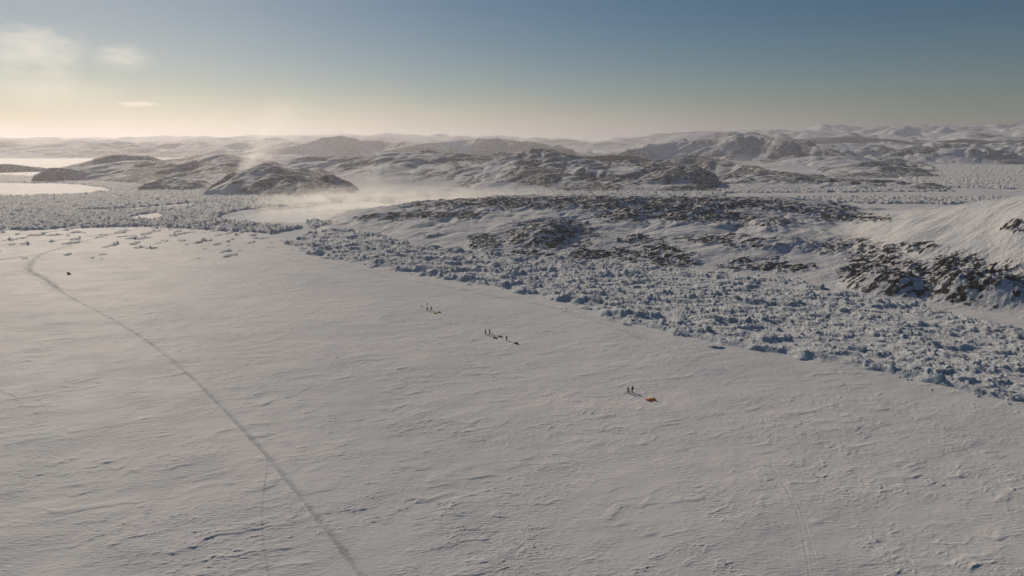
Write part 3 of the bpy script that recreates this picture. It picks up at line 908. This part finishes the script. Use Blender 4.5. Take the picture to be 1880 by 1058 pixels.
def make_dog(label, px, py, yaw):
    P = [(0, -.30, .50, .085, .10), (0, 0, .49, .085, .10), (0, .26, .50, .10, .13), (0, .42, .62, .065), (0, .52, .70, .075), (0, .64, .67, .04), (0, .70, .66, .022),
         (0, -.45, .55, .035), (0, -.56, .66, .03), (0, -.55, .76, .015)]
    E = [(0, 1), (1, 2), (2, 3), (3, 4), (4, 5), (5, 6), (0, 7), (7, 8), (8, 9)]
    for s_ in (-1, 1):
        b = len(P)
        P += [(s_ * .08, .27, .36, .05), (s_ * .085, .28 + .05 * s_, .20, .028), (s_ * .085, .29 + .08 * s_, .03, .026)]
        E += [(2, b), (b, b + 1), (b + 1, b + 2)]
        b = len(P)
        P += [(s_ * .08, -.30, .36, .065), (s_ * .085, -.23 + .05 * s_, .27, .042), (s_ * .085, -.38 + .05 * s_, .17, .024), (s_ * .085, -.34 + .05 * s_, .03, .026)]
        E += [(0, b), (b, b + 1), (b + 1, b + 2), (b + 2, b + 3)]
        b = len(P)
        P += [(s_ * .045, .50, .77, .028), (s_ * .05, .49, .83, .010)]
        E += [(4, b), (b, b + 1)]
    o = skinned('dog', P, E, FUR)
    place(o, px, py, yaw)
    return tag(o, label, 'dog', 'dark dogs ahead of the farthest skiers')
FUR = plain('dark_fur', (0.03, 0.027, 0.025), 0.95, 0, .5)

HEAD = math.atan2(-(0.77), 0.64) * 0 + R(50)        # heading away from the camera and to the left
YEL = plain('yellow_cover', (0.85, 0.68, 0.10)); OCH = plain('ochre_cover', (0.42, 0.27, 0.05)); RED = plain('red_cover', (0.75, 0.085, 0.02))
REDH = plain('red_hull', (0.55, 0.10, 0.03), 0.4); MAR = plain('maroon_cover', (0.075, 0.016, 0.014)); GRY = plain('charcoal_cover', (0.030, 0.034, 0.032))
TEAL = plain('dark_teal_cover', (0.018, 0.060, 0.085)); BLK = plain('black_hull', (0.018, 0.018, 0.02), 0.4); OLI = plain('mustard_cover', (0.60, 0.38, 0.03))
make_person('person in dark clothes skiing left of the other by the yellow sleds', 784.8, 571.3, HEAD, (.75, .12, (.0, .0, .0)), BLACK, BLACK)
make_person('person in dark clothes skiing directly in front of the yellow sleds', 791.9, 570.3, HEAD, (-.8, .12, (.0, .05, .0)), BLACK, NAVY)
make_person('person with wide stride in front of the maroon sled', 891.8, 614.2, HEAD, (.9, .15, (.05, .0, .05)), BLACK, BLACK)
make_person('person with legs together in front of the charcoal sled', 899.3, 613.3, HEAD, (-.25, .10, (.05, .05, .0)), NAVY, BLACK)
make_person('person walking between the charcoal sled and the teal sled', 930.2, 625.4, HEAD, (.7, .12, (.0, .0, .0)), BROWN, BLACK)
make_person('slim person in black with one arm held out by the red sled', 1153.4, 721.6, HEAD, (-.2, .08, (.18, .35, .0)), BLACK, BLACK, scale=1.0)
make_person('bulky person in black wearing a backpack ahead of the red and mustard sleds', 1160.9, 720.6, HEAD, (.25, .10, (.0, .0, .0)), BLACK, BLACK, pack=NAVY, scale=1.08)
for px_, py_, lb in ((784.8, 571.3, 'ski pole of the left skier by the yellow sleds'), (791.9, 570.3, 'ski pole of the skier directly before the yellow sleds'),
                     (891.8, 614.2, 'ski pole of the wide-striding skier before the maroon sled'), (930.2, 625.4, 'ski pole of the skier before the teal sled'),
                     (1153.4, 721.6, 'ski pole of the slim skier before the red sled'), (1160.9, 720.6, 'ski pole of the skier with the backpack')):
    make_poles(px_, py_, HEAD, lb)
make_sled('pale yellow covered sled, front one of the farthest pair', 798.8, 576.0, HEAD, BLK, YEL)
make_sled('ochre covered sled with a dark bag behind the pale yellow sled', 805.6, 574.9, HEAD, BLK, OCH, bag=BLACK, baglabel='black bag on the ochre sled')
make_sled('maroon sled behind the two leading skiers', 908.3, 620.9, HEAD, BLK, MAR)
make_sled('charcoal sled right of the maroon sled', 917.9, 618.9, HEAD, BLK, GRY)
make_sled('dark teal sled with a bag at its rear end', 947.0, 632.2, HEAD, TEAL, TEAL, bag=TEAL, baglabel='dark teal bag on the rear of the teal sled')
make_sled('bright red sled, nearest to the camera', 1191.2, 736.0, HEAD, REDH, RED)
make_sled('mustard covered sled with a black bag beside the red sled', 1197.8, 734.6, HEAD, REDH, OLI, bag=BLACK, baglabel='black bag on the mustard sled')
make_dog('small dark dog farthest left of the far skiers', 774.6, 564.4, HEAD)
make_dog('small dark dog straight ahead of the far skiers', 784.4, 560.2, HEAD)

# ------------------------------------------------------------------ ice blocks and boulders one can tell apart
rnd = random.Random(11)
def chunk(name, mat, seed, n=26, flat=.7):
    q = random.Random(seed); bm = bmesh.new()
    for _ in range(n):
        v = Vector((q.uniform(-1, 1), q.uniform(-1, 1), q.uniform(-1, 1)))
        v = v / max(abs(v.x), abs(v.y), abs(v.z)) * q.uniform(.75, 1.0)
        bm.verts.new((v.x * .5, v.y * .42, v.z * .5 * flat))
    r = bmesh.ops.convex_hull(bm, input=bm.verts)
    bmesh.ops.delete(bm, geom=[g for g in r['geom_interior'] if isinstance(g, bmesh.types.BMVert)], context='VERTS')
    bmesh.ops.bevel(bm, geom=bm.edges[:], offset=.035, segments=1, affect='EDGES')
    return mesh_obj(name, bm, mat, None, False)
def inside(px, py, poly):
    return bool(inpoly(np.array([px, px]), np.array([py, py]), poly)[0])
protos = [chunk('ice_block', M_ICE, 40 + k) for k in range(8)]
placed = 0
def put(o, x, y, z, size, q):
    o.location = (x, y, z); o.scale = (size * q.uniform(.8, 1.5), size * q.uniform(.7, 1.2), size * q.uniform(.6, 1.1))
    o.rotation_euler = (q.uniform(-.6, .6), q.uniform(-.6, .6), q.uniform(0, 6.28))
while placed < 260:
    px_, py_ = rnd.uniform(560, 1960), rnd.uniform(440, 770)
    if not inside(px_, py_, BELT) or rnd.random() > (ground(px_, py_)[1] / 480) ** 1.2 * .9 + .25: continue
    x_, y_ = ground(px_, py_)
    o = protos[placed % 8] if placed < 8 else protos[placed % 8].copy()
    if placed >= 8: COL.objects.link(o)
    s_ = rnd.choice([1.0, 1.4, 1.8, 2.4, 3.2]) * rnd.uniform(.8, 1.2)
    zr_ = float(RBZ[np.argmin((RBX - x_) ** 2 + (RBY - y_) ** 2)])
    s_ = min(s_, max(.7, 1.2 + zr_))
    put(o, x_, y_, max(zr_, 0) + .08 * s_, s_, rnd)
    tag(o, 'angular blue-white ice block lying in the rubble before the near hill', 'ice block', 'ice blocks in the rubble before the near hill')
    placed += 1
ROCKM = plain('dark_boulder', (0.055, 0.052, 0.048), 0.9, 0, .45, 3)
hxx, hyy, hzz = NEAR
mm = near_extra.m
cand = np.argwhere((mm > .75) & (hzz > 3) & (np.hypot(hxx, hyy) < 590))
sel_ = np.random.RandomState(5).choice(len(cand), 150, replace=False)
rp = [chunk('boulder', ROCKM, 80 + k, 22, .8) for k in range(6)]
for k, i in enumerate(sel_):
    a, b = cand[i]
    o = rp[k] if k < 6 else rp[k % 6].copy()
    if k >= 6: COL.objects.link(o)
    s_ = rnd.uniform(.9, 2.6)
    put(o, float(hxx[a, b]), float(hyy[a, b]), float(hzz[a, b]) + .1 * s_, s_, rnd)
    tag(o, 'dark angular boulder among the ledges of the near hill', 'boulder', 'dark boulders on the near hill')
o = chunk('boulder', ROCKM, 99, 24, .8); x_, y_ = ground(127, 504); put(o, x_, y_, .35, 1.8, rnd)
tag(o, 'lone dark lump on the snow right of the bend in the trail', 'boulder')


# ------------------------------------------------------------------ air
def vol_mat(name, color, density, aniso):
    m = bpy.data.materials.new(name); m.use_nodes = True
    nt = m.node_tree; nt.nodes.clear()
    o = nt.nodes.new('ShaderNodeOutputMaterial')
    v = nt.nodes.new('ShaderNodeVolumePrincipled')
    v.inputs['Color'].default_value = (*color, 1)
    v.inputs['Density'].default_value = density
    v.inputs['Anisotropy'].default_value = aniso
    nt.links.new(v.outputs[0], o.inputs['Volume'])
    return m, nt, v

def box_obj(name, lo, hi, mat):
    bm = bmesh.new()
    bmesh.ops.create_cube(bm, size=1.0)
    for vt in bm.verts:
        vt.co = Vector([(lo[k] + hi[k]) / 2 + vt.co[k] * (hi[k] - lo[k]) for k in range(3)])
    me = bpy.data.meshes.new(name); bm.to_mesh(me); bm.free()
    me.materials.append(mat)
    o = bpy.data.objects.new(name, me); COL.objects.link(o)
    return o

hz, _, _ = vol_mat('haze_air', (0.96, 0.93, 0.98), 0.000125, 0.55)
o = box_obj('haze', (-48000, -46500, -5), (48000, 48500, 285), hz)
tag(o, 'thin frosty haze lying over the ice and hills', 'haze', kind='stuff')

def soft_volume(name, mat_col, dens, aniso, shape, nscale, stretch, cut, gain, seed, M):
    """a bounded puff: density is a soft shape broken up by noise, in its own coordinates (-1..1)"""
    m, nt, v = vol_mat(name + '_vapour', mat_col, 0.0, aniso)
    tc = nt.nodes.new('ShaderNodeTexCoord')
    sep = nt.nodes.new('ShaderNodeSeparateXYZ'); nt.links.new(tc.outputs['Object'], sep.inputs[0])
    def mth(op, a, b=None, c=None, cl=False):
        n = nt.nodes.new('ShaderNodeMath'); n.operation = op; n.use_clamp = cl
        for i, q in enumerate((a, b, c)):
            if q is None: continue
            if isinstance(q, (int, float)): n.inputs[i].default_value = q
            else: nt.links.new(q, n.inputs[i])
        return n.outputs[0]
    X_, Y_, Z_ = sep.outputs
    if shape == 'puff':
        r2 = mth('ADD', mth('ADD', mth('MULTIPLY', X_, X_), mth('MULTIPLY', Y_, Y_)), mth('MULTIPLY', Z_, Z_))
        base = mth('SUBTRACT', 1.0, r2, cl=True)
    elif shape == 'layer':     # thick at the bottom, thinning upward, soft at the sides
        zz = mth('MULTIPLY', mth('SUBTRACT', 1.0, Z_), 0.5, cl=True)
        r2 = mth('ADD', mth('POWER', mth('ABSOLUTE', X_), 3.0), mth('POWER', mth('ABSOLUTE', Y_), 3.0))
        base = mth('MULTIPLY', mth('POWER', zz, 1.6), mth('SUBTRACT', 1.0, r2, cl=True))
    else:                      # plume: a widening column
        t = mth('MULTIPLY', mth('ADD', Z_, 1.0), 0.5)
        rad_ = mth('ADD', mth('MULTIPLY', t, 0.65), 0.25)
        r2 = mth('DIVIDE', mth('ADD', mth('MULTIPLY', X_, X_), mth('MULTIPLY', Y_, Y_)), mth('MULTIPLY', rad_, rad_))
        base = mth('MULTIPLY', mth('SUBTRACT', 1.0, r2, cl=True), mth('MULTIPLY', mth('POWER', mth('SUBTRACT', 1.0, t, cl=True), 1.1), mth('MULTIPLY', t, 8.0, cl=True)))
    mp = nt.nodes.new('ShaderNodeMapping'); mp.inputs['Scale'].default_value = stretch; mp.inputs['Location'].default_value = (seed * 3.1, seed * 1.7, seed * 2.3)
    nt.links.new(tc.outputs['Object'], mp.inputs['Vector'])
    n = nt.nodes.new('ShaderNodeTexNoise'); n.inputs['Scale'].default_value = nscale; n.inputs['Detail'].default_value = 6; n.inputs['Roughness'].default_value = .66
    nt.links.new(mp.outputs[0], n.inputs['Vector'])
    f = mth('MULTIPLY', mth('SUBTRACT', n.outputs['Fac'], cut), gain)
    if shape == 'puff':
        d = mth('MULTIPLY', mth('ADD', mth('SUBTRACT', base, 0.50), f, cl=True), base)
    else:
        d = mth('MULTIPLY', base, mth('MAXIMUM', f, 0.0))
    nt.links.new(mth('MULTIPLY', d, dens), v.inputs['Density'])
    bm = bmesh.new()
    if shape == 'layer':
        bmesh.ops.create_cube(bm, size=2.0)
    else:
        bmesh.ops.create_uvsphere(bm, u_segments=24, v_segments=14, radius=1.0)
        if shape == 'plume':
            bm.clear(); bmesh.ops.create_cone(bm, cap_ends=True, segments=24, radius1=.25, radius2=.9, depth=2.0)
    me = bpy.data.meshes.new(name); bm.to_mesh(me); bm.free()
    me.materials.append(m)
    o = bpy.data.objects.new(name, me); COL.objects.link(o)
    o.matrix_world = M
    return o

def frame(c, ax, ay, az_):
    return Matrix(((ax[0], ay[0], az_[0], c[0]), (ax[1], ay[1], az_[1], c[1]), (ax[2], ay[2], az_[2], c[2]), (0, 0, 0, 1)))

def axis_frame(c, r, h):
    n = h.normalized(); a = n.cross(Vector((0, 1, 0))).normalized(); b = n.cross(a)
    return frame(c, a * r, b * r, h)

W_ = (0.98, 0.97, 0.95)
# frost smoke over the lead
o = soft_volume('frost_smoke', W_, 0.10, 0.7, 'layer', 2.2, (3.2, 3.0, 0.5), 0.46, 5.0, 1, frame((-110, 800, 9), (190, 0, 0), (0, 150, 0), (0, 0, 13)))
tag(o, 'streaky steam rising from the open lead', 'steam', kind='stuff')
# the tall plume behind the cone-shaped knoll
gx1, gy1 = ground(470, 309, 38)
base_ = at_dist(440, 326, 1130); top_ = at_dist(540, 190, 1300)
b0 = Vector((1130 * math.sin(base_[0]), 1130 * math.cos(base_[0]), base_[1] - 6)); t0 = Vector((1300 * math.sin(top_[0]), 1300 * math.cos(top_[0]), top_[1]))
c0 = (b0 + t0) / 2; h0 = (t0 - b0) / 2
o = soft_volume('steam_plume', W_, 0.032, 0.7, 'plume', 1.6, (2.2, 2.2, 0.8), 0.40, 4.0, 2, axis_frame(c0, 60, h0))
tag(o, 'tall slanting plume of steam rising behind the cone-shaped knoll', 'steam', kind='stuff')
base_ = at_dist(690, 345, 1000); top_ = at_dist(668, 285, 1050)
b0 = Vector((1000 * math.sin(base_[0]), 1000 * math.cos(base_[0]), base_[1] - 4)); t0 = Vector((1050 * math.sin(top_[0]), 1050 * math.cos(top_[0]), top_[1]))
o = soft_volume('steam_plume', W_, 0.030, 0.68, 'plume', 1.8, (2.2, 2.2, 0.8), 0.42, 4.0, 3, axis_frame((b0 + t0) / 2, 24, (t0 - b0) / 2))
tag(o, 'short faint plume of steam over the right side of the lead', 'steam', kind='stuff')

o = soft_volume('fog_bank', (0.98, 0.94, 0.96), 0.0005, 0.45, 'layer', 2.0, (2.5, 1.2, 0.9), 0.30, 2.5, 14, frame((-600, 7600, 330), (5200, 0, 0), (0, 2600, 0), (0, 0, 290)))
tag(o, 'soft peach bank of fog above the far hills', 'fog', kind='stuff')

def cloud(label, px, py, D, wpx, hpx, dens, seed, cut=.5, gain=2.2, st=(1.4, 1.4, 2.4)):
    a, z = at_dist(px, py, D)
    sl = math.hypot(D, z - CAMH) / F
    ax = (math.cos(a) * wpx * sl, -math.sin(a) * wpx * sl, 0)
    ay = (math.sin(a) * wpx * sl * .7, math.cos(a) * wpx * sl * .7, 0)
    o = soft_volume('cloud', (1, .99, .97), dens, 0.5, 'puff', 1.5, st, cut, gain, seed, frame((D * math.sin(a), D * math.cos(a), z), ax, ay, (0, 0, hpx * sl)))
    return tag(o, label, 'cloud', 'small clouds in the left sky')
cloud('large ragged cloud at the top left corner', 62, 92, 7000, 105, 58, .0026, 4, .5, 2.6, (2.2, 2.2, 2.8))
cloud('smaller wispy cloud right of the large one', 226, 106, 7000, 62, 30, .0028, 9, .47, 2.8, (2.4, 2.4, 2.4))
cloud('broad faint veil of cloud trailing below the large cloud', 90, 165, 8000, 150, 48, .0010, 12, .5, 2.0, (1.6, 1.6, 1.0))
cloud('thin bright streak of cloud low above the left hills', 252, 192, 9000, 46, 7, .012, 6)
cloud('tiny faint sliver of cloud above the left skyline', 445, 231, 14000, 30, 5, .004, 7)
